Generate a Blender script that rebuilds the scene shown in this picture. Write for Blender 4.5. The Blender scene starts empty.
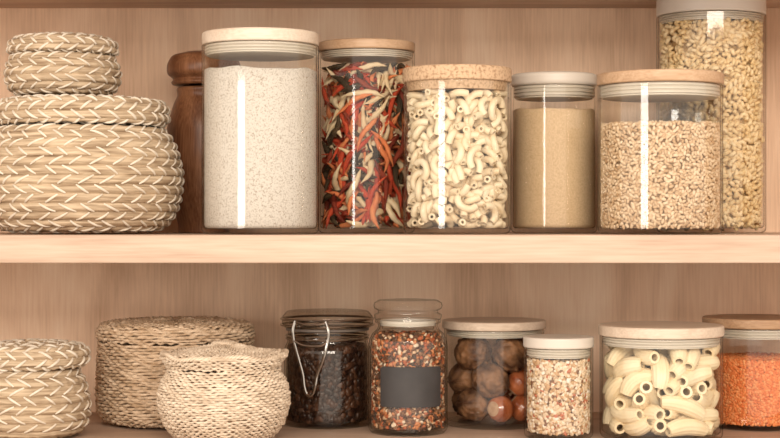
import bpy, math, random
import numpy as np
from mathutils import Vector, Matrix
random.seed(7); rng=np.random.default_rng(7)
PI=math.pi
F=1670.0; CAMD=1.5; HY=219.0
def S(d): return (CAMD+d)/F
def X(px,d): return (px-390)*S(d)
def Z(py,d): return (HY-py)*S(d)
ZU=-0.0144; ZL=-0.208; ZT=0.227; DEPTH=0.30
scn=bpy.context.scene
col=scn.collection
scn.view_settings.view_transform='Standard'
scn.view_settings.look='None'

# ------------------------------------------------------------ materials
def base_mat(name):
    m=bpy.data.materials.new(name); m.use_nodes=True
    nt=m.node_tree; b=nt.nodes['Principled BSDF']
    return m,nt,b
def N(nt,t,**kw):
    n=nt.nodes.new(t)
    for k,v in kw.items(): setattr(n,k,v)
    return n
def ramp(nt,stops,interp='LINEAR'):
    r=nt.nodes.new('ShaderNodeValToRGB'); cr=r.color_ramp; cr.interpolation=interp
    while len(cr.elements)<len(stops): cr.elements.new(0.5)
    for e,(p,c) in zip(cr.elements,stops):
        e.position=p; e.color=(c[0],c[1],c[2],1)
    return r
def noise_mat(name,c1,c2,scale=(50,50,50),nscale=1.0,rough=0.6,bump=0.0,bdist=0.001,detail=4,lo=0.35,hi=0.65,distort=0.0,spec=0.5):
    m,nt,b=base_mat(name)
    tc=N(nt,'ShaderNodeTexCoord'); mp=N(nt,'ShaderNodeMapping'); mp.inputs['Scale'].default_value=scale
    nz=N(nt,'ShaderNodeTexNoise'); nz.inputs['Scale'].default_value=nscale; nz.inputs['Detail'].default_value=detail
    nz.inputs['Distortion'].default_value=distort
    r=ramp(nt,[(lo,c1),(hi,c2)])
    L=nt.links.new
    L(tc.outputs['Object'],mp.inputs['Vector']); L(mp.outputs[0],nz.inputs['Vector'])
    L(nz.outputs['Fac'],r.inputs['Fac']); L(r.outputs['Color'],b.inputs['Base Color'])
    b.inputs['Roughness'].default_value=rough; b.inputs['Specular IOR Level'].default_value=spec
    if bump>0:
        bp=N(nt,'ShaderNodeBump'); bp.inputs['Strength'].default_value=bump; bp.inputs['Distance'].default_value=bdist
        L(nz.outputs['Fac'],bp.inputs['Height']); L(bp.outputs[0],b.inputs['Normal'])
    return m
def island_mat(name,stops,rough=0.6,interp='CONSTANT',spec=0.4):
    m,nt,b=base_mat(name); g=N(nt,'ShaderNodeNewGeometry'); r=ramp(nt,stops,interp)
    nt.links.new(g.outputs['Random Per Island'],r.inputs['Fac']); nt.links.new(r.outputs['Color'],b.inputs['Base Color'])
    b.inputs['Roughness'].default_value=rough; b.inputs['Specular IOR Level'].default_value=spec
    return m
def wood_mat(name,cd,cm,cl,axis='Z',rough=0.5,fine=1.0,broad=0.6,acr=16):
    """oak veneer: broad streaks + fine pores, grain along axis"""
    m,nt,b=base_mat(name); L=nt.links.new
    tc=N(nt,'ShaderNodeTexCoord')
    def sc(a,c): # a along the grain, c across
        return {'Z':(c,c,a),'X':(a,c,c)}[axis]
    mp=N(nt,'ShaderNodeMapping'); mp.inputs['Scale'].default_value=sc(2.2*fine,acr*fine)
    n1=N(nt,'ShaderNodeTexNoise'); n1.inputs['Scale'].default_value=1.0; n1.inputs['Detail'].default_value=5; n1.inputs['Distortion'].default_value=1.2
    mp2=N(nt,'ShaderNodeMapping'); mp2.inputs['Scale'].default_value=sc(18*fine,420*fine)
    n2=N(nt,'ShaderNodeTexNoise'); n2.inputs['Scale'].default_value=1.0; n2.inputs['Detail'].default_value=3
    L(tc.outputs['Object'],mp.inputs['Vector']); L(mp.outputs[0],n1.inputs['Vector'])
    L(tc.outputs['Object'],mp2.inputs['Vector']); L(mp2.outputs[0],n2.inputs['Vector'])
    mr=N(nt,'ShaderNodeMath',operation='MULTIPLY_ADD'); mr.inputs[1].default_value=broad
    L(n1.outputs['Fac'],mr.inputs[0])
    m2=N(nt,'ShaderNodeMath',operation='MULTIPLY'); m2.inputs[1].default_value=1-broad
    L(n2.outputs['Fac'],m2.inputs[0]); L(m2.outputs[0],mr.inputs[2])
    r=ramp(nt,[(0.38,cd),(0.5,cm),(0.62,cl)])
    L(mr.outputs[0],r.inputs['Fac']); L(r.outputs['Color'],b.inputs['Base Color'])
    b.inputs['Roughness'].default_value=rough; b.inputs['Specular IOR Level'].default_value=0.3
    bp=N(nt,'ShaderNodeBump'); bp.inputs['Strength'].default_value=0.12; bp.inputs['Distance'].default_value=0.0005
    L(n2.outputs['Fac'],bp.inputs['Height']); L(bp.outputs[0],b.inputs['Normal'])
    return m
def glass_mat(name,tint=(0.985,0.985,0.975)):
    """thin clear glass: Schlick reflection over a clear body that absorbs more at grazing angles"""
    m=bpy.data.materials.new(name); m.use_nodes=True; nt=m.node_tree; nt.nodes.clear(); L=nt.links.new
    out=N(nt,'ShaderNodeOutputMaterial'); mix=N(nt,'ShaderNodeMixShader')
    tr=N(nt,'ShaderNodeBsdfTransparent')
    gl=N(nt,'ShaderNodeBsdfGlossy'); gl.inputs['Roughness'].default_value=0.05; gl.inputs['Color'].default_value=(1,0.98,0.95,1)
    lw=N(nt,'ShaderNodeLayerWeight'); lw.inputs['Blend'].default_value=0.5
    tr_r=ramp(nt,[(0.0,tint),(0.74,tuple(t*0.99 for t in tint)),(0.95,tuple(t*0.45 for t in tint))])
    L(lw.outputs['Facing'],tr_r.inputs[0]); L(tr_r.outputs[0],tr.inputs['Color'])
    pw=N(nt,'ShaderNodeMath',operation='POWER'); pw.inputs[1].default_value=5
    ma=N(nt,'ShaderNodeMath',operation='MULTIPLY_ADD'); ma.inputs[1].default_value=0.45; ma.inputs[2].default_value=0.030
    L(lw.outputs['Facing'],pw.inputs[0]); L(pw.outputs[0],ma.inputs[0])
    tc=N(nt,'ShaderNodeTexCoord'); nz=N(nt,'ShaderNodeTexNoise'); nz.inputs['Scale'].default_value=18
    bp=N(nt,'ShaderNodeBump'); bp.inputs['Strength'].default_value=0.05; bp.inputs['Distance'].default_value=0.001
    L(tc.outputs['Object'],nz.inputs['Vector']); L(nz.outputs['Fac'],bp.inputs['Height']); L(bp.outputs[0],gl.inputs['Normal'])
    L(ma.outputs[0],mix.inputs[0]); L(tr.outputs[0],mix.inputs[1]); L(gl.outputs[0],mix.inputs[2]); L(mix.outputs[0],out.inputs['Surface'])
    return m

M={}
M['panel']=wood_mat('oak_veneer_vertical',(0.66,0.435,0.28),(0.85,0.60,0.41),(0.96,0.74,0.54),'Z',0.55,1.0,0.78,7)
M['board']=wood_mat('oak_board',(0.41,0.27,0.185),(0.51,0.355,0.255),(0.59,0.43,0.32),'X',0.5,1.0,0.7)
M['glass']=glass_mat('clear_glass')
M['glass_dark']=glass_mat('smoky_glass',(0.93,0.915,0.89))
M['glass_smoke']=glass_mat('thick_lid_glass',(0.84,0.82,0.79))
M['lidpale']=wood_mat('pale_lid_wood',(0.54,0.41,0.30),(0.63,0.495,0.375),(0.69,0.57,0.45),'X',0.45,1.5)
M['lidwood']=wood_mat('lid_wood',(0.38,0.22,0.12),(0.48,0.30,0.175),(0.56,0.375,0.235),'X',0.45,1.5)
M['lidwhite']=noise_mat('white_lid',(0.61,0.53,0.44),(0.66,0.585,0.50),(8,8,8),1,0.4)
M['seal']=noise_mat('silicone_seal',(0.56,0.49,0.40),(0.60,0.53,0.44),(8,8,8),1,0.35)
M['cork']=noise_mat('cork',(0.28,0.15,0.07),(0.57,0.38,0.23),(420,420,420),1,0.8,0.5,0.0008,6,0.30,0.52)
M['straw']=noise_mat('seagrass',(0.24,0.15,0.08),(0.60,0.455,0.30),(28,28,420),1,0.75,0.9,0.0012,4,0.3,0.66,0.3)
M['strap']=noise_mat('palm_strap',(0.62,0.52,0.40),(0.72,0.63,0.51),(120,120,120),1,0.55,0.2,0.0005)
M['wicker']=noise_mat('wicker_tan',(0.42,0.27,0.15),(0.72,0.54,0.37),(60,60,260),1,0.7,0.4,0.0006,4,0.3,0.68)
M['wicker2']=noise_mat('wicker_pale',(0.50,0.37,0.25),(0.74,0.60,0.45),(60,60,260),1,0.7,0.4,0.0006,4,0.3,0.68)
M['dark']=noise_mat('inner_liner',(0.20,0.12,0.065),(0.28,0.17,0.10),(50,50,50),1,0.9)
M['brownwood']=wood_mat('stained_wood',(0.13,0.047,0.02),(0.22,0.09,0.04),(0.31,0.14,0.065),'Z',0.35,1.6)
M['flour']=noise_mat('flour_grain',(0.32,0.25,0.19),(0.60,0.54,0.475),(650,650,650),1,0.9,0.6,0.0006,3,0.28,0.52)
M['couscous']=noise_mat('couscous_grain',(0.54,0.355,0.19),(0.70,0.50,0.30),(900,900,900),1,0.9,0.5,0.0005,2,0.3,0.6)
M['macaroni']=noise_mat('macaroni_dough',(0.73,0.57,0.37),(0.79,0.66,0.47),(60,60,60),1,0.45)
M['bigpasta']=noise_mat('ridged_pasta_dough',(0.78,0.61,0.38),(0.84,0.71,0.49),(40,40,40),1,0.5)
M['red1']=noise_mat('pod_red',(0.36,0.030,0.012),(0.54,0.075,0.03),(60,60,300),1,0.75,0.5,0.0008,spec=0.2)
M['red2']=noise_mat('pod_dark_red',(0.13,0.016,0.010),(0.25,0.04,0.018),(60,60,300),1,0.75,0.5,0.0008,spec=0.2)
M['org']=noise_mat('pod_orange',(0.56,0.14,0.05),(0.70,0.24,0.09),(60,60,300),1,0.75,0.5,0.0008,spec=0.2)
M['pale']=noise_mat('pod_pale',(0.62,0.44,0.24),(0.74,0.58,0.38),(60,60,300),1,0.75,0.5,0.0008,spec=0.2)
M['green']=noise_mat('pod_blackish',(0.035,0.022,0.012),(0.08,0.05,0.025),(60,60,60),1,0.8,spec=0.15)
M['barley']=island_mat('barley_grain',[(0,(0.58,0.39,0.23)),(0.25,(0.66,0.475,0.30)),(0.65,(0.73,0.55,0.37)),(0.94,(0.48,0.30,0.16))],0.55)
M['barleycore']=noise_mat('barley_core_shade',(0.32,0.19,0.095),(0.42,0.27,0.15),(300,300,300),1,0.9)  # darker barley tone, shade between kernels put into the colour
M['smallpasta']=island_mat('small_pasta',[(0,(0.78,0.57,0.30)),(0.5,(0.84,0.65,0.39))],0.5)
M['smallcore']=noise_mat('small_pasta_core_shade',(0.42,0.26,0.11),(0.52,0.34,0.16),(300,300,300),1,0.9)  # darkened pasta tone painting the shaded gaps between spirals
M['coffee']=island_mat('coffee_bean',[(0,(0.028,0.012,0.008)),(0.4,(0.052,0.023,0.013)),(0.8,(0.10,0.044,0.024))],0.35)
M['coffeecore']=noise_mat('coffee_core_shade',(0.01,0.006,0.004),(0.02,0.01,0.006),(300,300,300),1,0.9)  # darker bean tone as painted gap shade
M['spice']=island_mat('spice_mix',[(0,(0.40,0.10,0.035)),(0.14,(0.12,0.045,0.02)),(0.36,(0.54,0.20,0.075)),(0.50,(0.24,0.11,0.05)),(0.70,(0.62,0.41,0.25)),(0.80,(0.07,0.04,0.025)),(0.93,(0.72,0.57,0.41))],0.6)
M['spicecore']=noise_mat('spice_core_shade',(0.06,0.025,0.012),(0.14,0.06,0.03),(300,300,300),1,0.9)  # darker spice tone as painted gap shade
M['muesli']=island_mat('muesli_mix',[(0,(0.68,0.50,0.33)),(0.3,(0.76,0.63,0.48)),(0.52,(0.52,0.31,0.16)),(0.72,(0.74,0.55,0.38)),(0.85,(0.50,0.16,0.08)),(0.91,(0.22,0.10,0.05)),(0.95,(0.82,0.73,0.62))],0.65)
M['mueslicore']=noise_mat('muesli_core_shade',(0.22,0.12,0.06),(0.32,0.18,0.10),(300,300,300),1,0.9)  # darker muesli tone as painted gap shade
M['lentil']=island_mat('red_lentil',[(0,(0.76,0.20,0.05)),(0.35,(0.84,0.27,0.08)),(0.7,(0.88,0.35,0.13))],0.6)
M['lentilcore']=noise_mat('lentil_core_shade',(0.50,0.11,0.03),(0.60,0.16,0.045),(300,300,300),1,0.9)  # darker lentil tone as painted gap shade
M['walnut']=noise_mat('walnut_shell',(0.07,0.026,0.010),(0.31,0.145,0.062),(70,70,70),1,0.6,1.0,0.004,6,0.36,0.64)
M['hazel']=noise_mat('hazelnut_shell',(0.28,0.06,0.02),(0.50,0.15,0.055),(40,40,160),1,0.14,spec=0.8)
M['hazelcap']=noise_mat('hazelnut_cap',(0.42,0.23,0.12),(0.54,0.34,0.20),(200,200,200),1,0.7)
M['chalk']=noise_mat('chalkboard',(0.035,0.030,0.028),(0.05,0.043,0.04),(40,40,40),1,0.6)
M['rubber']=noise_mat('rubber_gasket',(0.12,0.09,0.07),(0.17,0.13,0.10),(40,40,40),1,0.5)
m,nt,b=base_mat('steel_wire'); b.inputs['Metallic'].default_value=1; b.inputs['Roughness'].default_value=0.18
nz=N(nt,'ShaderNodeTexNoise'); nz.inputs['Scale'].default_value=40; r=ramp(nt,[(0,(0.40,0.37,0.33)),(1,(0.54,0.50,0.45))]); nt.links.new(nz.outputs['Fac'],r.inputs[0]); nt.links.new(r.outputs[0],b.inputs['Base Color'])
M['steel']=m

# ------------------------------------------------------------ mesh helpers
class MB:
    def __init__(s): s.v=[]; s.f=[]; s.m=[]; s.n=0
    def add(s,vf,mi=0,off=(0,0,0)):
        v,f=vf; v=np.asarray(v,float).reshape(-1,3)+np.array(off)
        s.v.append(v); n=s.n
        s.f.extend([tuple(int(i)+n for i in q) for q in f]); s.m.extend([mi]*len(f)); s.n+=len(v); return s
    def mesh(s,name,mats,angle=0.7):
        me=bpy.data.meshes.new(name); me.from_pydata(np.concatenate(s.v).tolist(),[],s.f); 
        for k in mats: me.materials.append(M[k])
        me.polygons.foreach_set('material_index',s.m)
        me.polygons.foreach_set('use_smooth',[angle>0]*len(s.f))
        me.update()
        if 0<angle<3:
            try: me.set_sharp_from_angle(angle=angle)
            except Exception: pass
        return me
    def obj(s,name,mats,parent=None,loc=(0,0,0),angle=0.7):
        o=bpy.data.objects.new(name,s.mesh(name,mats,angle)); col.objects.link(o); o.location=loc
        if parent: o.parent=parent
        return o
def g_grid(V,wu=False,wv=False):
    n,m=V.shape[:2]; f=[]
    for i in range(n if wu else n-1):
        i2=(i+1)%n
        for j in range(m if wv else m-1):
            j2=(j+1)%m
            f.append((i*m+j,i2*m+j,i2*m+j2,i*m+j2))
    return V.reshape(-1,3),f
def g_lathe(prof,n=64):
    # support loops so long flat runs keep true normals
    pp=[prof[0]]
    for a,b in zip(prof[:-1],prof[1:]):
        L=math.hypot(b[0]-a[0],b[1]-a[1])
        if L>0.003:
            q=0.0003/L
            pp.append((a[0]+(b[0]-a[0])*q,a[1]+(b[1]-a[1])*q)); pp.append((a[0]+(b[0]-a[0])*(1-q),a[1]+(b[1]-a[1])*(1-q)))
        pp.append(b)
    v=[];f=[];rows=[]
    for (r,z) in pp:
        if r<1e-6: rows.append([len(v)]); v.append((0,0,z))
        else:
            rows.append(list(range(len(v),len(v)+n)))
            for k in range(n):
                a=2*PI*k/n; v.append((r*math.cos(a),r*math.sin(a),z))
    for a,b2 in zip(rows[:-1],rows[1:]):
        for k in range(n):
            k2=(k+1)%n
            if len(a)==1 and len(b2)==1: continue
            if len(a)==1: f.append((a[0],b2[k2],b2[k]))
            elif len(b2)==1: f.append((a[k],a[k2],b2[0]))
            else: f.append((a[k],a[k2],b2[k2],b2[k]))
    return np.array(v),f
def frames(P,closed=False):
    P=np.asarray(P,float); n=len(P)
    if closed: T=np.roll(P,-1,0)-np.roll(P,1,0)
    else: T=np.gradient(P,axis=0)
    T/=np.linalg.norm(T,axis=1)[:,None]+1e-12
    a=np.array([0,0,1.0]) if abs(T[0,2])<0.9 else np.array([1.0,0,0])
    U=np.zeros_like(P); u=a-T[0]*a.dot(T[0]); u/=np.linalg.norm(u); U[0]=u
    for i in range(1,n):
        u=U[i-1]-T[i]*U[i-1].dot(T[i]); u/=np.linalg.norm(u); U[i]=u
    return T,U,np.cross(T,U)
def g_tube(P,rad,sides=8,closed=False,caps=True,ridge=0,nr=0,hollow=0):
    P=np.asarray(P,float); T,U,W=frames(P,closed); n=len(P)
    rad=np.broadcast_to(np.asarray(rad,float),(n,))
    ph=np.arange(sides)*2*PI/sides
    mod=1+ridge*np.cos(nr*ph)
    V=P[:,None,:]+(rad[:,None]*(mod*np.cos(ph))[None])[:,:,None]*U[:,None,:]+(rad[:,None]*(mod*np.sin(ph))[None])[:,:,None]*W[:,None,:]
    if hollow>0:
        V2=P[:,None,:]+(rad[:,None]*hollow*np.cos(ph)[None])[:,:,None]*U[:,None,:]+(rad[:,None]*hollow*np.sin(ph)[None])[:,:,None]*W[:,None,:]
        V=np.concatenate([V,V2[::-1]],0)
        return g_grid(V,True,True)
    v,f=g_grid(V,closed,True)
    f=list(f)
    if caps and not closed:
        f.append(tuple(range(sides))); f.append(tuple(range((n-1)*sides,n*sides))[::-1])
    return v,f
def g_box(x0,x1,y0,y1,z0,z1,bev=0.0012):
    import bmesh
    bm=bmesh.new(); bmesh.ops.create_cube(bm,size=1)
    for v in bm.verts:
        v.co.x=x0 if v.co.x<0 else x1; v.co.y=y0 if v.co.y<0 else y1; v.co.z=z0 if v.co.z<0 else z1
    bmesh.ops.bevel(bm,geom=bm.edges[:],offset=bev,segments=3,affect='EDGES',profile=0.5)
    bm.verts.ensure_lookup_table(); 
    v=[tuple(q.co) for q in bm.verts]; f=[tuple(l.index for l in p.verts) for p in bm.faces]; bm.free(); return np.array(v),f
def empty(name,loc,label,cat,group=None):
    o=bpy.data.objects.new(name,None); o.empty_display_size=0.02; o.location=loc; col.objects.link(o)
    o['label']=label; o['category']=cat
    if group: o['group']=group
    return o
def rnd(prof_corners,r,seg=5):
    """round the corners of an (r,z) polyline"""
    out=[prof_corners[0]]
    for a,b,c in zip(prof_corners[:-2],prof_corners[1:-1],prof_corners[2:]):
        a=np.array(a);b=np.array(b);c=np.array(c)
        l1=np.linalg.norm(a-b);l2=np.linalg.norm(c-b); q=min(r,l1*0.45,l2*0.45)
        p=b+(a-b)/l1*q; s=b+(c-b)/l2*q
        for k in range(seg+1):
            t=k/seg; out.append(tuple((1-t)**2*p+2*t*(1-t)*b+t*t*s))
    out.append(prof_corners[-1]); return [(float(x),float(y)) for x,y in out]

# ------------------------------------------------------------ shelving
cab=empty('shelving_unit',(0,0,ZL-0.025),'light oak veneer open shelving with thick boards','shelves')
def cabpart(name,x0,x1,y0,y1,z0,z1,mat,lab=None):
    o=MB().add(g_box(x0,x1,y0,y1,z0-cab.location.z,z1-cab.location.z)).obj(name,[mat],cab,angle=0)
    if lab:o['label']=lab
HW=0.62
cabpart('back_panel',-HW,HW,DEPTH,DEPTH+0.012,ZL-0.025,ZT+0.025,'panel','oak veneer panel with vertical grain')
cabpart('shelf',-HW,HW,0,DEPTH,ZU-0.0251,ZU,'board')
cabpart('shelf',-HW,HW,0,DEPTH,ZL-0.025,ZL,'board')
cabpart('shelf',-HW,HW,0,DEPTH,ZT,ZT+0.025,'board')
cabpart('side_panel',-HW-0.02,-HW,0,DEPTH+0.012,ZL-0.025,ZT+0.025,'panel')
cabpart('side_panel',HW,HW+0.02,0,DEPTH+0.012,ZL-0.025,ZT+0.025,'panel')

# ------------------------------------------------------------ jars
T=0.0018; BASE=0.005
def rnd2(r,h):
    pr=[(0,0)]
    f=0.005
    for k in range(6):
        a=-PI/2+k*PI/10; pr.append((r-f+f*math.cos(a),f+f*math.sin(a)))
    pr+=[(r,h-0.0008),(r-0.0006,h),(r-T+0.0006,h),(r-T,h-0.0008),(r-T,BASE+0.003)]
    for k in range(1,4):
        a=-k*PI/6; pr.append((r-T-0.003+0.003*math.cos(a),BASE+0.003+0.003*math.sin(a)))
    pr+=[(0,BASE)]
    return pr
def straight_jar(cx,d,rp,ylid,yglass,zb,lidmat,label,lid_label,name='storage_jar',lidr=0,round_=0.002,seal=True,glass='glass',sealh=0.010):
    s=S(d); r=rp*s; e=empty(name,(X(cx,d),d,zb+0.0002),label,'jar','storage jars on the shelves')
    h=Z(yglass,d-r)-zb; ht=Z(ylid,d-r if ylid<HY else d+r)-zb
    o=MB().add(g_lathe(rnd2(r,h),72)).obj('glass_body',[glass],e,angle=0.9)
    lr=r+lidr*s
    l=MB().add(g_lathe(rnd([(0,h+0.0001),(lr,h+0.0001),(lr,ht),(0,ht)],round_,5),72)).obj('lid',[lidmat],e,angle=0.9); l['label']=lid_label
    if seal:
        rs=r-T-0.0008; z0=h-sealh
        p=[(0,z0),(rs-0.002,z0),(rs-0.002,z0+0.001)]
        k=3
        for i in range(k):
            za=z0+0.001+i*(sealh-0.001)/k; dz=(sealh-0.001)/k
            p+=[(rs,za+dz*0.25),(rs,za+dz*0.6),(rs-0.0015,za+dz*0.98)]
        p.append((0,h))
        q=MB().add(g_lathe(p,72)).obj('lid_seal',['seal'],e,angle=0.9)
    return e,r,h
def randrot(n):
    q=rng.normal(size=(n,4)); q/=np.linalg.norm(q,axis=1)[:,None]; w,x,y,z=q.T
    return np.stack([np.stack([1-2*(y*y+z*z),2*(x*y-z*w),2*(x*z+y*w)],-1),np.stack([2*(x*y+z*w),1-2*(x*x+z*z),2*(y*z-x*w)],-1),np.stack([2*(x*z-y*w),2*(y*z+x*w),1-2*(x*x+y*y)],-1)],1)
def ellipsoid(a,b,c,n=6,m=4):
    v=[(0,0,-1)];f=[]
    for k in range(1,m):
        for j in range(n):
            q=2*PI*j/n; v.append((math.sin(PI*k/m)*math.cos(q),math.sin(PI*k/m)*math.sin(q),-math.cos(PI*k/m)))
    v.append((0,0,1)); last=len(v)-1
    for j in range(n):
        j2=(j+1)%n; f.append((0,1+j2,1+j)); f.append((last,last-n+j,last-n+j2))
        for k in range(m-2): a0=1+k*n; f.append((a0+j,a0+j2,a0+n+j2,a0+n+j))
    v=np.array(v)[:,[2,0,1]]*np.array([a,b,c]); return v,f
def scatter(mb,tmpl,pos,rot,scl,mi=0):
    tv,tf=tmpl; n=len(tv)
    V=np.einsum('kij,kvj->kvi',rot,tv[None]*scl[:,None,None])+pos[:,None,:]
    F=[]
    for k in range(len(pos)):
        o=k*n; F.extend([tuple(i+o for i in q) for q in tf])
    mb.add((V.reshape(-1,3),F),mi)
def granular(name,jar,r,z1,tmpls,half,count,topcount,mats,label,rad_prof=None,jit=0.4,zb=BASE,cat='grain',dart=0.0,under=1.0,drop=1.0):
    """mass of grains: dense layer of single grains over a darker core that paints the shade in the gaps"""
    Rin=(lambda z:r-T-0.0006) if rad_prof is None else rad_prof
    mb=MB(); L,thk=half
    zz=np.linspace(zb+0.0008,z1-thk,14)
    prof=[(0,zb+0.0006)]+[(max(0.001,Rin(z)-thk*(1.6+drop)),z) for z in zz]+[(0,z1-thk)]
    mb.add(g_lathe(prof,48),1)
    per=count//len(tmpls); grid={}
    for tm in tmpls:
        for layer in range(2):
            n=int(per//2*(under if layer else 1))
            th=rng.uniform(0,2*PI,n*(6 if dart and layer==0 else 1)); z=rng.uniform(zb+L*0.6,z1,len(th))
            if dart and layer==0:   # keep outer grains apart
                keep=[]
                for i in range(len(th)):
                    u,v=th[i]*r,z[i]; c=(int(u/dart),int(v/dart)); ok=True
                    for a in (-1,0,1):
                        for b in (-1,0,1):
                            for (p,q) in grid.get((c[0]+a,c[1]+b),()):
                                if (p-u)**2+(q-v)**2<dart*dart: ok=False
                    if ok: grid.setdefault(c,[]).append((u,v)); keep.append(i)
                    if len(keep)>=n: break
                th=th[keep];z=z[keep];n=len(th)
            ps=rng.uniform(0,2*PI,n)
            R=np.array([Rin(q) for q in z])-thk*(1.0+layer*drop)-rng.uniform(0,thk*0.4,n)-L*L/(2*r)*np.abs(np.cos(ps))
            nn=np.stack([np.cos(th),np.sin(th),0*th],-1); t=np.stack([-np.sin(th),np.cos(th),0*th],-1); k=np.array([0,0,1.0])
            a=np.cos(ps)[:,None]*t+np.sin(ps)[:,None]*k
            nn2=nn+rng.normal(size=(n,3))*0.15*jit; a-= nn2*(np.sum(a*nn2,1)/np.sum(nn2*nn2,1))[:,None]; a/=np.linalg.norm(a,axis=1)[:,None]; nn2/=np.linalg.norm(nn2,axis=1)[:,None]
            b=np.cross(nn2,a)
            scatter(mb,tm,nn*R[:,None]+k*z[:,None],np.stack([a,b,nn2],-1),rng.uniform(0.85,1.08,n))
        n=topcount//len(tmpls)
        rr=np.sqrt(rng.uniform(0,1,n))*(Rin(z1)-L); th=rng.uniform(0,2*PI,n)
        pos=np.stack([rr*np.cos(th),rr*np.sin(th),z1+rng.uniform(-thk,thk,n)],-1)
        ps=rng.uniform(0,2*PI,n); a=np.stack([np.cos(ps),np.sin(ps),0*ps],-1); b=np.stack([-np.sin(ps),np.cos(ps),0*ps],-1)
        scatter(mb,tm,pos,np.stack([a,b,np.cross(a,b)],-1),rng.uniform(0.8,1.1,n))
    o=mb.obj(name,mats,None,jar.location,angle=3.1)
    o['label']=label; o['category']=cat; o['kind']='stuff'
    return o
def powder(name,jar,r,z1,mat,label,cat,amp=0.0012):
    R=r-T-0.0005; n=72
    prof=[(0.0001,BASE+0.0006),(R-0.003,BASE+0.0006),(R-0.001,BASE+0.0015),(R,BASE+0.004)]+[(R,z) for z in np.linspace(BASE+0.01,z1,10)]+[(R*q,z1+0.001) for q in (0.97,0.85,0.7,0.5,0.3,0.15)]+[(0.0001,z1+0.001)]
    V=np.zeros((len(prof),n,3))
    ph=np.arange(n)*2*PI/n
    for i,(rr,z) in enumerate(prof):
        w=amp*(np.sin(ph*2+1)+0.6*np.sin(ph*5+rr*90)+0.4*np.sin(ph*9)) if z>=z1-1e-6 else 0
        V[i,:,0]=rr*np.cos(ph);V[i,:,1]=rr*np.sin(ph);V[i,:,2]=z+w*(rr/R)
    o=MB().add(g_grid(V,False,True)).obj(name,[mat],None,jar.location,angle=1.5)
    o['label']=label;o['category']=cat;o['kind']='stuff'
    return o
def drop_pack(tmpls,R,z0,ztop,K=40,maxn=300,order=None,Rc=0.0,wtop=0.4,sidebias=None,maxfail=25,wout=0.0):
    """drop pieces (chains of spheres) one by one into a cylinder, staying outside a middle core"""
    P=np.zeros((0,3));PR=np.zeros(0);out=[];fails=0;i=0
    while len(out)<maxn and fails<maxfail:
        ti=order[i%len(order)] if order else int(rng.integers(len(tmpls))); i+=1
        pts,rad=tmpls[ti]
        rot=randrot(K)
        Q=np.einsum('kij,mj->kmi',rot,pts)
        rr=np.sqrt(rng.uniform((Rc/R)**2,1,K))*R; th=rng.uniform(0,2*PI,K)
        xy=np.stack([rr*np.cos(th),rr*np.sin(th)],-1)
        Q[:,:,:2]+=xy[:,None]
        for _ in range(3):
            d=np.linalg.norm(Q[:,:,:2],axis=2)+rad[None]; j=np.argmax(d,1); ex=np.maximum(0,d[np.arange(K),j]-R)
            v=Q[np.arange(K),j,:2]; v=v/(np.linalg.norm(v,axis=1)[:,None]+1e-9)
            Q[:,:,:2]-=(v*ex[:,None])[:,None]; xy=xy-v*ex[:,None]
        dd=np.linalg.norm(Q[:,:,:2],axis=2)
        ok=((dd+rad[None]).max(1)<R+1e-5)&(dd.mean(1)>=Rc)
        zz=(z0+rad[None]-Q[:,:,2]).max(1)
        if len(P):
            D=((Q[:,:,None,:2]-P[None,None,:,:2])**2).sum(-1); SR=(rad[None,:,None]+PR[None,None,:])
            h=SR**2-D
            zt=np.where(h>0,P[None,None,:,2]+np.sqrt(np.maximum(h,0))-Q[:,:,2][:,:,None],-9)
            zz=np.maximum(zz,zt.max((1,2)))
        top=zz+(Q[:,:,2]+rad[None]).max(1); bot=zz+(Q[:,:,2]-rad[None]).min(1)
        sc=wtop*top+(1-wtop)*bot-wout*dd.mean(1)
        if sidebias: sc=sc+np.where(xy[:,0]*sidebias[ti]<0.0,0.03,0)
        sc=np.where(ok&(top<=ztop),sc,9); b=int(np.argmin(sc))
        if sc[b]>8: fails+=1; continue
        q=Q[b].copy(); q[:,2]+=zz[b]
        P=np.concatenate([P,q]);PR=np.concatenate([PR,rad])
        Mx=Matrix([[*rot[b][0],xy[b,0]],[*rot[b][1],xy[b,1]],[*rot[b][2],zz[b]],[0,0,0,1]])
        out.append((ti,Mx))
    return out
def core_fill(name,jar,geo,mats,Rc,z0,z1,count,half,label,cat,rmax=1.0):
    mb=MB(); k=0; tries=0
    while k<count and tries<count*12:
        tries+=1
        g=geo[k%len(geo)]
        rr=math.sqrt(random.random())*Rc; th=random.uniform(0,2*PI)
        pos=np.array([rr*math.cos(th),rr*math.sin(th),random.uniform(z0+half*0.4,z1-half*0.4)])
        rot=randrot(1); V=g[0]@rot[0].T+pos
        if np.hypot(V[:,0],V[:,1]).max()>rmax or V[:,2].min()<z0+0.0008 or V[:,2].max()>z1: continue
        mb.add((V,g[1]),k%len(mats)); k+=1
    o=mb.obj(name,mats,None,jar.location,angle=1.2); o['label']=label;o['category']=cat;o['kind']='stuff'
def pieces(packed,meshes,jar,name,label,cat,group,labels=None,names=None):
    base=Matrix.Translation(jar.location)
    for ti,Mx in packed:
        o=bpy.data.objects.new(names[ti] if names else name,meshes[ti]); col.objects.link(o); o.matrix_world=base@Mx
        o['label']=labels[ti] if labels else label; o['category']=cat; o['group']=group

# ---- flour
e,r,h=straight_jar(260.5,0.09,58.5,27,40,ZU,'lidpale','tall glass jar of pale semolina with a flat pale wood lid','pale wood lid')
powder('semolina',e,r,Z(67,0.035)-ZU,'flour','speckled grey-beige semolina filling the tall glass jar','flour')
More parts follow.
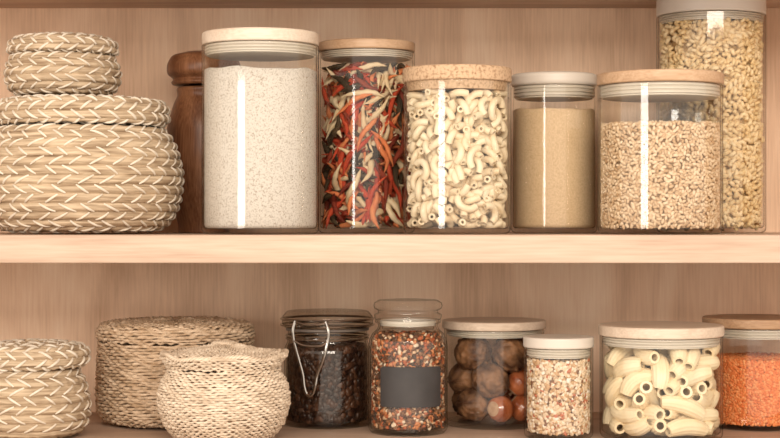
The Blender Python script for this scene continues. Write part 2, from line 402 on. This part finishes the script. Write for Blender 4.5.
# ---- dried pods
e,r,h=straight_jar(366.5,0.17,48.5,38,48,ZU,'lidwood','tall glass jar of dried red and pale pods with wood lid','brown wood lid',sealh=0.007)
def pod(L,rad,bend,wob,n=18):
    t=np.linspace(-1,1,n)
    P=np.stack([L/2*t,bend*(1-t*t)*L/2+0.2*wob*np.cos(t*6)*L/2,wob*np.sin(t*3.8)*L/2],-1)
    R=rad*(np.clip(1-np.abs(t)**2.6,0.08,1))*(0.95-0.25*t)*(1+0.13*np.sin(t*16+bend*20))
    return P,R
tm=[];me=[];geo=[]
cols=['red1','org','pale','red1','red2','pale','green','org','pale','red2','red1','org','pale','green']
lb={'red1':'dried bright red twisted pod','org':'dried orange twisted pod','pale':'dried straw-coloured twisted pod','red2':'dried dark red twisted pod','green':'dried nearly black twisted pod'}
for i,c in enumerate(cols):
    P,R=pod(random.uniform(0.036,0.054),random.uniform(0.0027,0.0036),random.uniform(0.08,0.38),random.uniform(0.06,0.18)*random.choice((-1,1)))
    P=P-P.mean(0); g=g_tube(P,R,9); geo.append(g)
    me.append(MB().add(g).mesh('dried_pod',[c],1.2)); tm.append((P[1:-1],np.maximum(R[1:-1]*0.76,0.0012)))
zt=Z(59,0.12)-ZU; RI=r-T-0.0012
pk=drop_pack(tm,RI,BASE+0.0008,zt,K=36,maxn=299,Rc=0.030,wtop=0.2)
pieces(pk,me,e,'dried_pod','',"dried pod",'dried pods in the tall jar',[lb[c] for c in cols])
core_fill('dried_pods_heap',e,geo,cols,0.038,BASE,zt,1100,0.020,'mixed red and straw-coloured dried pods in the middle of the jar','dried pods',rmax=RI-0.0025)
# ---- macaroni
e,r,h=straight_jar(457,0.09,53.5,64,79,ZU,'cork','glass jar of elbow macaroni with a thick cork lid','thick speckled cork lid',lidr=1,seal=False)
l=MB().add(g_lathe([(0,h-0.008),(r-T-0.003,h-0.008),(r-T-0.001,h),(0,h)],64)).obj('lid_plug',['cork'],e)
tm=[];me=[];geo=[]
for arc,ra in ((150,0.0098),(175,0.0088),(120,0.0118)):
    a=np.radians(np.linspace(-arc/2,arc/2,13)); P=np.stack([ra*np.cos(a),ra*np.sin(a),0*a],-1); P-=P.mean(0)
    g=g_tube(P,0.0034,12,hollow=0.45); geo.append(g)
    me.append(MB().add(g).mesh('macaroni',['macaroni'],1.0)); tm.append((P[::2],np.full(7,0.0026)))
zt=Z(86,0.04)-ZU
pk=drop_pack(tm,r-T-0.0016,BASE+0.0010,zt,K=50,maxn=299,Rc=0.033,wtop=0.25)
pieces(pk,me,e,'macaroni','pale curved elbow macaroni piece','pasta','macaroni in the cork-lidded jar')
core_fill('macaroni_heap',e,geo,['macaroni'],0.038,BASE,zt,600,0.010,'pale elbow macaroni in the middle of the jar','pasta',rmax=r-T-0.005)
# ---- couscous
e,r,h=straight_jar(554,0.17,43,71,84,ZU,'lidwhite','glass jar of tan couscous with a cream lid','cream rounded lid',sealh=0.012,round_=0.004)
powder('couscous',e,r,Z(109,0.13)-ZU,'couscous','fine tan couscous filling the glass jar','couscous',0.0006)
# ---- barley
e,r,h=straight_jar(660,0.09,62,69,81,ZU,'lidwood','wide glass jar of pearl barley with thin wood lid','light brown wood lid',lidr=1,sealh=0.012)
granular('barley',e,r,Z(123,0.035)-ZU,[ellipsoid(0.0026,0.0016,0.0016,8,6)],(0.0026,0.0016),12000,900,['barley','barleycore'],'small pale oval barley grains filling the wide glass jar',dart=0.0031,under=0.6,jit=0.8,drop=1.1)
# ---- tall pasta
e,r,h=straight_jar(711,0.215,54,-8,10,ZU,'lidwhite','very tall glass jar of small spiral pasta with white lid','white lid',sealh=0.008)
def spiral(L,R,rad,turns,n=15):
    t=np.linspace(0,1,n); return g_tube(np.stack([(t-0.5)*L,R*np.cos(t*turns*2*PI),R*np.sin(t*turns*2*PI)],-1),rad,7)
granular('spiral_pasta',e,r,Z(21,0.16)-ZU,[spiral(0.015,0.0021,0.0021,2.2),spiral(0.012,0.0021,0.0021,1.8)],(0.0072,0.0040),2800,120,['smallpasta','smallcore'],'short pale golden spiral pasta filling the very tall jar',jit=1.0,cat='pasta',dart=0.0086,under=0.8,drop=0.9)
# ---- wooden canister
d=0.22; s=S(d); e=empty('wooden_canister',(X(204,d),d,ZU+0.0002),'reddish-brown turned wooden urn-shaped canister with rounded lid beside the woven basket','canister')
H=lambda y:(Z(y,d)-ZU)
MB().add(g_lathe([(0,0)]+rnd([(22*s,0),(25*s,0),(26*s,H(224)),(34*s,H(192)),(38*s,H(158)),(37*s,H(126)),(30*s,H(104)),(26*s,H(96)),(28*s,H(88)),(0,H(86))],0.010,6),56)).obj('body',['brownwood'],e)
MB().add(g_lathe(rnd([(0,H(86)+.0001),(31*s,H(86)+.0001),(33*s,H(83)),(30*s,H(80)),(37*s,H(75)),(37*s,H(65)),(32*s,H(56)),(16*s,H(52)),(0,H(51))],0.004,5),56)).obj('lid',['brownwood'],e)

# ------------------------------------------------------------ baskets
class Prof:
    def __init__(s,pts,sub=10):
        p=np.array(pts,float); p=np.vstack([2*p[0]-p[1],p,2*p[-1]-p[-2]]); out=[]
        for i in range(1,len(p)-2):
            for k in range(sub):
                t=k/sub; a,b,c,dd=p[i-1],p[i],p[i+1],p[i+2]
                out.append(0.5*((2*b)+(-a+c)*t+(2*a-5*b+4*c-dd)*t*t+(-a+3*b-3*c+dd)*t**3))
        out.append(p[-2]); s.p=np.array(out); s.p[:,0]=np.maximum(s.p[:,0],0)
        dl=np.linalg.norm(np.diff(s.p,axis=0),axis=1); s.s=np.concatenate([[0],np.cumsum(dl)]); s.L=s.s[-1]
        t=np.gradient(s.p,axis=0); t/=np.linalg.norm(t,axis=1)[:,None]+1e-12; s.nn=np.stack([t[:,1],-t[:,0]],-1)
    def at(s,q):
        q=np.clip(q,0,s.L); f=lambda a:np.interp(q,s.s,a)
        return f(s.p[:,0]),f(s.p[:,1]),f(s.nn[:,0]),f(s.nn[:,1])
def coil_geom(mb,prof,rowh,amp,stitch_gap,srad,s0=0.0,span=0.9,lean=0.9,segs=144,alt=True):
    rows=int(round(prof.L/rowh)); rowh=prof.L/rows
    sub=8
    q=np.linspace(0,prof.L,rows*sub+1)
    bump=lambda q: np.abs(np.sin(PI*q/rowh))**0.7
    r,z,nr,nz=prof.at(q); off=amp*(bump(q)-0.7)
    ph=np.arange(segs)*2*PI/segs
    R=np.maximum(r+off*nr,0.00001); ZZ=z+off*nz
    idx=np.arange(len(q))//sub
    jit=amp*0.14*np.sin(ph*23+idx[:,None]*2.1)+amp*0.10*np.sin(ph*37+idx[:,None]*4.7)
    V=np.stack([(R[:,None]+jit*nr[:,None])*np.cos(ph),(R[:,None]+jit*nr[:,None])*np.sin(ph),np.broadcast_to(ZZ[:,None],(len(q),segs))+jit*nz[:,None]],-1)
    mb.add(g_grid(V,False,True),0)
    rmax=float(prof.p[:,0].max()); ncol=max(6,int(2*PI*rmax/stitch_gap))
    for i in range(rows):
        sm=(i+0.5)*rowh
        if sm<s0: continue
        rm=float(prof.at(sm)[0])
        if rm<0.008: continue
        nc=ncol if rm>0.75*rmax else max(6,int(2*PI*rm/stitch_gap))
        for j in range(nc):
            th0=2*PI*(j+0.31*i)/nc+rng.normal()*0.02
            sg=(-1 if (alt and i%2) else 1)*rng.uniform(0.75,1.2)
            t=np.linspace(-0.5,0.5,8)
            w=lean*rowh/max(rm,0.01)
            ss=sm+t*rowh*span; tt=th0+sg*t*w
            rr,z2,n1,n2=prof.at(ss); o2=amp*(bump(ss)-0.7)+srad*0.1
            R2=rr+o2*n1
            Pp=np.stack([R2*np.cos(tt),R2*np.sin(tt),z2+o2*n2],-1)
            mb.add(g_tube(Pp,srad*(0.75+0.35*np.cos(t*PI)),6),1)
def coil_obj(name,parent,prof,rowh,amp,gap,srad,**k):
    mb=MB(); coil_geom(mb,prof,rowh,amp,gap,srad,**k); return mb.obj(name,['straw','strap'],parent,angle=1.4)

d=0.12; s=S(d)
e=empty('woven_basket',(X(82,d),d,ZU+0.0012),'large round lidded seagrass basket with pale slanted stitching','basket')
def sp(pts): return Prof([(a*s,b*s) for a,b in pts])
coil_obj('body',e,sp([(0,2),(40,2),(75,3),(90,14),(98,34),(100,56),(96,78),(88,96),(79,105)]),0.0090,0.0028,0.0195,0.00115,s0=0.06,span=0.86,lean=1.45)
coil_obj('lid',e,sp([(0,105),(50,106),(78,107),(85,110),(86,118),(84,127),(74,131),(50,132),(0,133)]),0.0092,0.0028,0.0160,0.0013,s0=0.06,span=0.92,lean=1.3)
zt=ZU+0.0012+133*s+0.0030
e=empty('woven_basket',(X(63,d),d,zt),'small lidded seagrass basket stacked on the large basket lid','basket')
coil_obj('body',e,sp([(0,1),(28,1),(46,2),(54,9),(57,18),(56,28),(52,37),(48,41)]),0.0082,0.0025,0.0170,0.00105,s0=0.04,span=0.86,lean=1.45)
coil_obj('lid',e,sp([(0,41),(30,41),(50,42),(54,46),(53,52),(46,57),(24,60),(0,61)]),0.0084,0.0025,0.0150,0.0012,s0=0.035,span=0.92,lean=1.3)
d=0.10; s=S(d)
e=empty('woven_basket',(X(32,d),d,ZL+0.0012),'small round lidded seagrass basket with pale stitching on lower shelf','basket')
coil_obj('body',e,sp([(0,1),(30,1),(48,3),(56,16),(57,32),(54,50),(48,62),(44,69)]),0.0086,0.0026,0.0180,0.0011,s0=0.05,span=0.86,lean=1.45)
coil_obj('lid',e,sp([(0,69),(30,69),(51,70),(56,75),(56,83),(51,89),(30,92),(0,94)]),0.0088,0.0027,0.0155,0.0013,s0=0.04,span=0.92,lean=1.3)

def weave_geom(mb,prof,rowh,nst,amp,rr,inset=0.0016,mi=0,ml=1,wob=0.0,rough=0.0004):
    rows=max(2,int(round(prof.L/rowh))); K=nst*6; th=np.arange(K)*2*PI/K; ph=np.arange(5)*2*PI/5
    for i in range(rows):
        q=(i+0.5)*prof.L/rows; r,z,nr,nz=[float(a) for a in prof.at(q)]
        if r<0.004: continue
        off=amp*np.cos(nst*th+PI*(i%2))*(1+0.4*np.sin(7*th+i*1.7))+rng.normal()*rough*0.8; wz=wob*np.sin(3*th+1)+rough*np.sin(th*11+i*0.9)+rough*0.6*np.sin(th*29+i*2.9)
        cr=r+off*nr; cz=z+off*nz+wz
        V=np.zeros((K,5,3)); tr,tz=-nz,nr
        rv=rr*(1+0.2*np.sin(th*13+i*3.1)+0.10*np.sin(th*31+i))[:,None]
        a=rv*0.8*np.cos(ph)[None]; b=rv*1.05*np.sin(ph)[None]
        RR=cr[:,None]+a*nr+b*tr; ZZ=cz[:,None]+a*nz+b*tz
        V[:,:,0]=RR*np.cos(th)[:,None];V[:,:,1]=RR*np.sin(th)[:,None];V[:,:,2]=ZZ
        mb.add(g_grid(V,True,True),mi)
    q=np.linspace(0,prof.L,40); r,z,nr,nz=prof.at(q)
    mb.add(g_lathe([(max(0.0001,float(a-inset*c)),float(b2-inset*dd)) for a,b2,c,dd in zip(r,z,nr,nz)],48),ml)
def braid_geom(mb,R,z,rr,tw,sr,k=3,wav=0.0,mi=0):
    K=tw*10; th=np.arange(K)*2*PI/K
    for j in range(k):
        p=tw*th+2*PI*j/k
        cr=R+rr*np.cos(p)+wav*np.sin(5*th); cz=z+rr*0.8*np.sin(p)+wav*np.sin(4*th+0.6)+wav*0.7*np.sin(9*th)
        P=np.stack([cr*np.cos(th),cr*np.sin(th),cz],-1); mb.add(g_tube(P,sr,6,closed=True),mi)
d=0.21; s=S(d)
e=empty('woven_basket',(X(176,d),d,ZL+0.002),'wide round tan wicker basket with flat woven lid','basket')
mb=MB(); weave_geom(mb,sp([(20,2),(60,2),(72,4),(77,18),(77,55),(75,80)]),0.0029,46,0.0011,0.0015,rough=0.0005,inset=0.0014); mb.obj('body',['wicker','dark'],e,angle=1.5)
mb=MB(); weave_geom(mb,sp([(75,81),(77,85),(76,92),(70,97),(50,98),(20,99),(4,99)]),0.0029,46,0.0010,0.0015,rough=0.0005,inset=0.0014); braid_geom(mb,75*s,93*s,0.0011,56,0.0010,wav=0.0006); mb.obj('lid',['wicker','dark'],e,angle=1.5)
d=0.077; s=S(d)
e=empty('woven_basket',(X(224,d),d,ZL+0.002),'small pot-bellied cream wicker basket with uneven braided rim','basket')
mb=MB(); weave_geom(mb,sp([(15,1),(40,1),(52,5),(61,20),(65,37),(63,52),(57,63),(54,69)]),0.0024,50,0.0009,0.00125,rough=0.0004,inset=0.0012); mb.obj('body',['wicker2','dark'],e,angle=1.5)
mb=MB(); weave_geom(mb,sp([(54,70),(56,73),(60,78),(62,83),(57,84),(44,85),(26,88),(10,92),(3,93)]),0.0025,48,0.0008,0.0013,wob=0.0009,rough=0.0004,inset=0.0012); braid_geom(mb,61.5*s,83*s,0.0015,32,0.0012,wav=0.0012)
braid_geom(mb,9*s,94*s,0.0015,8,0.0013); mb.obj('lid',['wicker2','dark'],e,angle=1.5)

# ------------------------------------------------------------ lower shelf jars
d=0.19; s=S(d); e=empty('clip_top_jar',(X(327.5,d),d,ZL+0.0002),'glass clip-top jar of dark coffee beans with steel wire bail','jar','storage jars on the shelves')
H=lambda y:(Z(y,d-0.04)-ZL)
r=43.5*s
pr=rnd([(0,0),(r,0),(r,H(352)),(r-4*s,H(343)),(r-4*s,H(333)),(r-4*s-T,H(333)),(r-4*s-T,H(343)),(r-T,H(353)),(r-T,BASE),(0,BASE)],0.004,5)
MB().add(g_lathe(pr,72)).obj('glass_body',['glass_dark'],e,angle=0.9)
MB().add(g_lathe(rnd([(r-12*s,H(333)+.0001),(r-2*s,H(333)+.0001),(r-2*s,H(330)),(r-12*s,H(330)),(r-12*s,H(333)+.0001)],0.0008,3),64)).obj('gasket',['rubber'],e)
MB().add(g_lathe(rnd([(0,H(330)+.0001),(r,H(330)+.0001),(r+2*s,H(326)),(r+2*s,H(319)),(r-3*s,H(313)),(0,H(312))],0.002,5),72)).obj('glass_lid',['glass_smoke'],e,angle=0.9)
mb=MB()
th=np.arange(96)*2*PI/96
for yy in (338,341):
    P=np.stack([(r-2.5*s)*np.cos(th),(r-2.5*s)*np.sin(th),0*th+H(yy)],-1); mb.add(g_tube(P,0.0011,8,closed=True))
for yy in (321,327):
    P=np.stack([(r+2.8*s)*np.cos(th),(r+2.8*s)*np.sin(th),0*th+H(yy)],-1); mb.add(g_tube(P,0.0012,8,closed=True))
mb.obj('wire_band',['steel'],e)
ang=-PI/2-0.32; nrm=np.array([math.cos(ang),math.sin(ang),0]); tan=np.array([-math.sin(ang),math.cos(ang),0]); 
def lp(u,y,o=0): return nrm*(r+0.0046+o)+tan*(u*s)+np.array([0,0,H(y)])
loop=[lp(-16,321,-0.001),lp(-18,330),lp(-17,341),lp(-12,358,.001),lp(-7,374,.002),lp(-5,386,.003),lp(-2,394,.003),lp(3,394,.003),lp(6,386,.003),lp(8,374,.002),lp(14,358,.001),lp(18,341),lp(19,330),lp(16,321,-0.001)]
def smooth(P,n=6):
    P=np.array(P); P=np.vstack([2*P[0]-P[1],P,2*P[-1]-P[-2]]); out=[]
    for i in range(1,len(P)-2):
        for k in range(n):
            t=k/n; a,b,c,dd=P[i-1:i+3]; out.append(0.5*((2*b)+(-a+c)*t+(2*a-5*b+4*c-dd)*t*t+(-a+3*b-3*c+dd)*t**3))
    out.append(P[-2]); return np.array(out)
mb=MB(); mb.add(g_tube(smooth(loop),0.0015,8))
mb.add(g_tube(smooth([lp(-17,341),lp(-8,345,.001),lp(2,346,.0015),lp(12,345,.001),lp(18,341)]),0.0014,8))
mb.add(g_tube(smooth([lp(-16,322,-0.001),lp(-8,324,.001),lp(1,325,.0015),lp(9,324,.001),lp(16,322,-0.001)]),0.0013,8))
mb.obj('wire_bail',['steel'],e)
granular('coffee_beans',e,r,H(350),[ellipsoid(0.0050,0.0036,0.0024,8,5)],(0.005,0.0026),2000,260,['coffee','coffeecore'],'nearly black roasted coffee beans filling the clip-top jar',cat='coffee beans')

d=0.13; s=S(d-0.02); e=empty('stopper_jar',(X(408,d),d,ZL+0.0002),'round-shouldered glass jar of mixed spice with glass stopper and black label','jar','storage jars on the shelves')
r=40*s
out=[(0,0),(37,0),(40,4),(40,(437-350)),(39,437-343),(36,437-337),(31.5,437-333),(30,437-329),(31,437-327),(33,437-326),(33,437-323)]
out=[(a*s,b*s) for a,b in out]
inn=[(a-T if a>0 else 0,b) for a,b in out[2:]][::-1]+[(35*s,BASE),(0,BASE)]
MB().add(g_lathe(out+inn,72)).obj('glass_body',['glass'],e,angle=0.9)
z0=(437-323)*s+.0001
MB().add(g_lathe([(0,z0-10*s),(26*s,z0-10*s),(28*s,z0),(33*s,z0),(34*s,z0+2*s),(34*s,z0+5*s),(30.5*s,z0+7*s),(30.5*s,z0+9*s),(34*s,z0+11*s),(35*s,z0+14*s),(34*s,z0+17*s),(30*s,z0+19.5*s),(15*s,z0+20.5*s),(0,z0+21*s)],72)).obj('glass_stopper',['glass'],e,angle=0.9)
MB().add(g_lathe(rnd([(27.4*s,z0-6*s),(28.2*s,z0-6*s),(28.2*s,z0-1*s),(27.6*s,z0-1*s),(27.4*s,z0-6*s)],0.0003,3),64)).obj('stopper_seal',['seal'],e)
a0=-PI/2+math.asin(-27.5/40.5); a1=-PI/2+math.asin(32/40.5); aa=np.linspace(a0,a1,30)
zt_,zb_=(437-368)*s,(437-408)*s; c=2*s
def ring(rad,zz): return np.stack([rad*np.cos(aa),rad*np.sin(aa),zz],-1)
ed=np.minimum(1,np.minimum(np.arange(30),np.arange(30)[::-1])/1.0); inz=(1-ed)*c
rows=[ring(r+0.0002,zb_+inz),ring(r+0.0008,zb_+inz),ring(r+0.0008,zt_-inz),ring(r+0.0002,zt_-inz)]
mb=MB(); mb.add(g_grid(np.array(rows),True,False)); o=mb.obj('chalk_label',['chalk'],e); o['label']='blank black chalkboard label'
def rp5(z):
    zz=z/s; return np.interp(zz,[0,4,84,94,100,104,108],[37,40,40,38.5,35.5,31,29])*s-T-0.0004
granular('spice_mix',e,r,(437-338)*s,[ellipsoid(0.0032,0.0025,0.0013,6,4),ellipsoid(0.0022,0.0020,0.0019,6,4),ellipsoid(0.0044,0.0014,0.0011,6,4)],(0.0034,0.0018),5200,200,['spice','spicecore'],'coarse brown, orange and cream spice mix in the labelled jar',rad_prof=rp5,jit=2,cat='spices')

# nuts
e,r,h=straight_jar(494,0.19,50,317,332,ZL,'lidpale','glass jar of walnuts and hazelnuts with pale wood lid','pale wood lid',lidr=2,sealh=0.007)
def walnut(R):
    n=48; K=32
    V=np.zeros((K+1,n,3)); ph=np.arange(n)*2*PI/n
    for k in range(K+1):
        th=max(0.01,min(PI-0.01,PI*k/K)); V[k,:,0]=math.sin(th)*np.cos(ph);V[k,:,1]=math.sin(th)*np.sin(ph);V[k,:,2]=math.cos(th)
    v,f=g_grid(V,False,True); f=list(f)+[tuple(range(n)),tuple(range(K*n,(K+1)*n))]
    ph=np.arctan2(v[:,1],v[:,0]); th=np.arccos(np.clip(v[:,2],-1,1)); sn=np.sin(th)
    rr=1+sn*(0.045*np.sin(9*ph+2.5*np.sin(5*th))+0.040*np.sin(13*th+3*np.sin(5*ph))+0.025*np.sin(17*ph+7*th))
    seam=np.exp(-(np.abs(v[:,0])/0.06)**2)*0.08
    v=v*(rr+seam)[:,None]*np.array([0.94,0.96,1.10])
    return v*R,f
mw=MB().add(walnut(0.0172)).mesh('walnut',['walnut'],3.1)
hp=[(0,-1.0),(0.30,-0.95),(0.55,-0.82),(0.80,-0.55),(0.96,-0.15),(1.0,0.15),(0.94,0.45),(0.75,0.72),(0.45,0.92),(0.2,1.04),(0,1.12)]
hz=MB(); hz.add(g_lathe([(a*0.0135,b2*0.0133) for a,b2 in hp[2:]],24),0); hz.add(g_lathe([(0,-0.0126),(0.0040,-0.0124),(0.00743,-0.0109)],24),1)
mh=hz.mesh('hazelnut',['hazel','hazelcap'],1.5)
pk=drop_pack([(np.array([[0,0,-0.003],[0,0,0.003]]),np.array([0.0152,0.0152])),(np.zeros((1,3)),np.array([0.0125]))],r-T-0.0026,BASE+0.0020,Z(334,0.15)-ZL,K=500,maxn=90,order=[0,1,0,1,1],sidebias=[-1,1],maxfail=60,wout=0.3)
pieces(pk,[mw,mh],e,'','','nut','nuts in the wood-lidded jar',['brown wrinkled whole walnut','glossy reddish-brown whole hazelnut'],['walnut','hazelnut'])
# muesli
e,r,h=straight_jar(558.5,0.09,34.5,334,350,ZL,'lidwhite','narrow glass jar of muesli with a cream white lid','cream white lid',lidr=0.8,sealh=0.009)
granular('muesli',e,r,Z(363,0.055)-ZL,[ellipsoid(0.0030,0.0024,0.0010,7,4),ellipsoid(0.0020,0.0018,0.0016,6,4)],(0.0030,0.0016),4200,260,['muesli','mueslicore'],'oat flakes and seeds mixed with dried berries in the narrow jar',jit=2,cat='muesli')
# ridged pasta
e,r,h=straight_jar(661,0.09,61,321,340,ZL,'lidpale','wide glass jar of large ridged pasta with pale wood lid','pale wood lid',lidr=1.2,sealh=0.009)
tm=[];me=[]
for L,ra,bd in ((0.037,0.0083,0.32),(0.032,0.0086,0.42),(0.041,0.0080,0.20)):
    t=np.linspace(-1,1,23); P=np.stack([L/2*t,-bd*L/2*t*t,0*t],-1); P-=P.mean(0)
    R=ra*(1-0.30*np.abs(t)**2.8)
    g=g_tube(P,R,52,hollow=0.60,ridge=0.040,nr=13)
    me.append(MB().add(g).mesh('ridged_pasta',['bigpasta'],1.2)); tm.append((P[2:-2:3],R[2:-2:3]*0.72))
pk=drop_pack(tm,r-T-0.0028,BASE+0.0024,Z(342,0.04)-ZL,K=500,maxn=220,wtop=0.4,maxfail=60,wout=0.2)
pieces(pk,me,e,'ridged_pasta','large plump pale ridged pasta piece','pasta','ridged pasta in the wide jar')
# lentils
e,r,h=straight_jar(756,0.18,51,314,330,ZL,'lidwood','glass jar of orange lentils with brown wood lid','brown wood lid',lidr=2)
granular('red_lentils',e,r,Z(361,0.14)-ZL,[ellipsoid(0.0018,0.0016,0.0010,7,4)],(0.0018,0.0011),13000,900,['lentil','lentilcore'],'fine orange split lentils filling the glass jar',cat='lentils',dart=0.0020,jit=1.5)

# ------------------------------------------------------------ light
def area(name,loc,target,sx,sy,rad,colr):
    l=bpy.data.lights.new(name,'AREA'); l.shape='RECTANGLE'; l.size=sx; l.size_y=sy; l.energy=PI*sx*sy*rad; l.color=colr
    o=bpy.data.objects.new(name,l); col.objects.link(o); o.location=loc
    dv=Vector(target)-Vector(loc); o.rotation_euler=dv.to_track_quat('-Z','Y').to_euler(); return o
area('window_light',(-2.35,-3.3,0.20),(0,0,0.10),1.0,0.52,14,(1,0.95,0.89))
area('front_fill_light',(0.2,-2.6,0.84),(0,0.1,-0.05),1.8,0.68,13.5,(1,0.92,0.82))  # soft fill added high in front to brighten shelves and back panel
wd=bpy.data.worlds.new('room_light'); scn.world=wd; wd.use_nodes=True
bg=wd.node_tree.nodes['Background']; bg.inputs['Color'].default_value=(1,0.885,0.775,1); bg.inputs['Strength'].default_value=1.36

cam=bpy.data.cameras.new('camera'); co=bpy.data.objects.new('camera',cam); col.objects.link(co)
cam.sensor_width=36; cam.lens=36*F/780; co.location=(0,-CAMD,0); co.rotation_euler=(PI/2,0,0); cam.clip_start=0.05
scn.camera=co
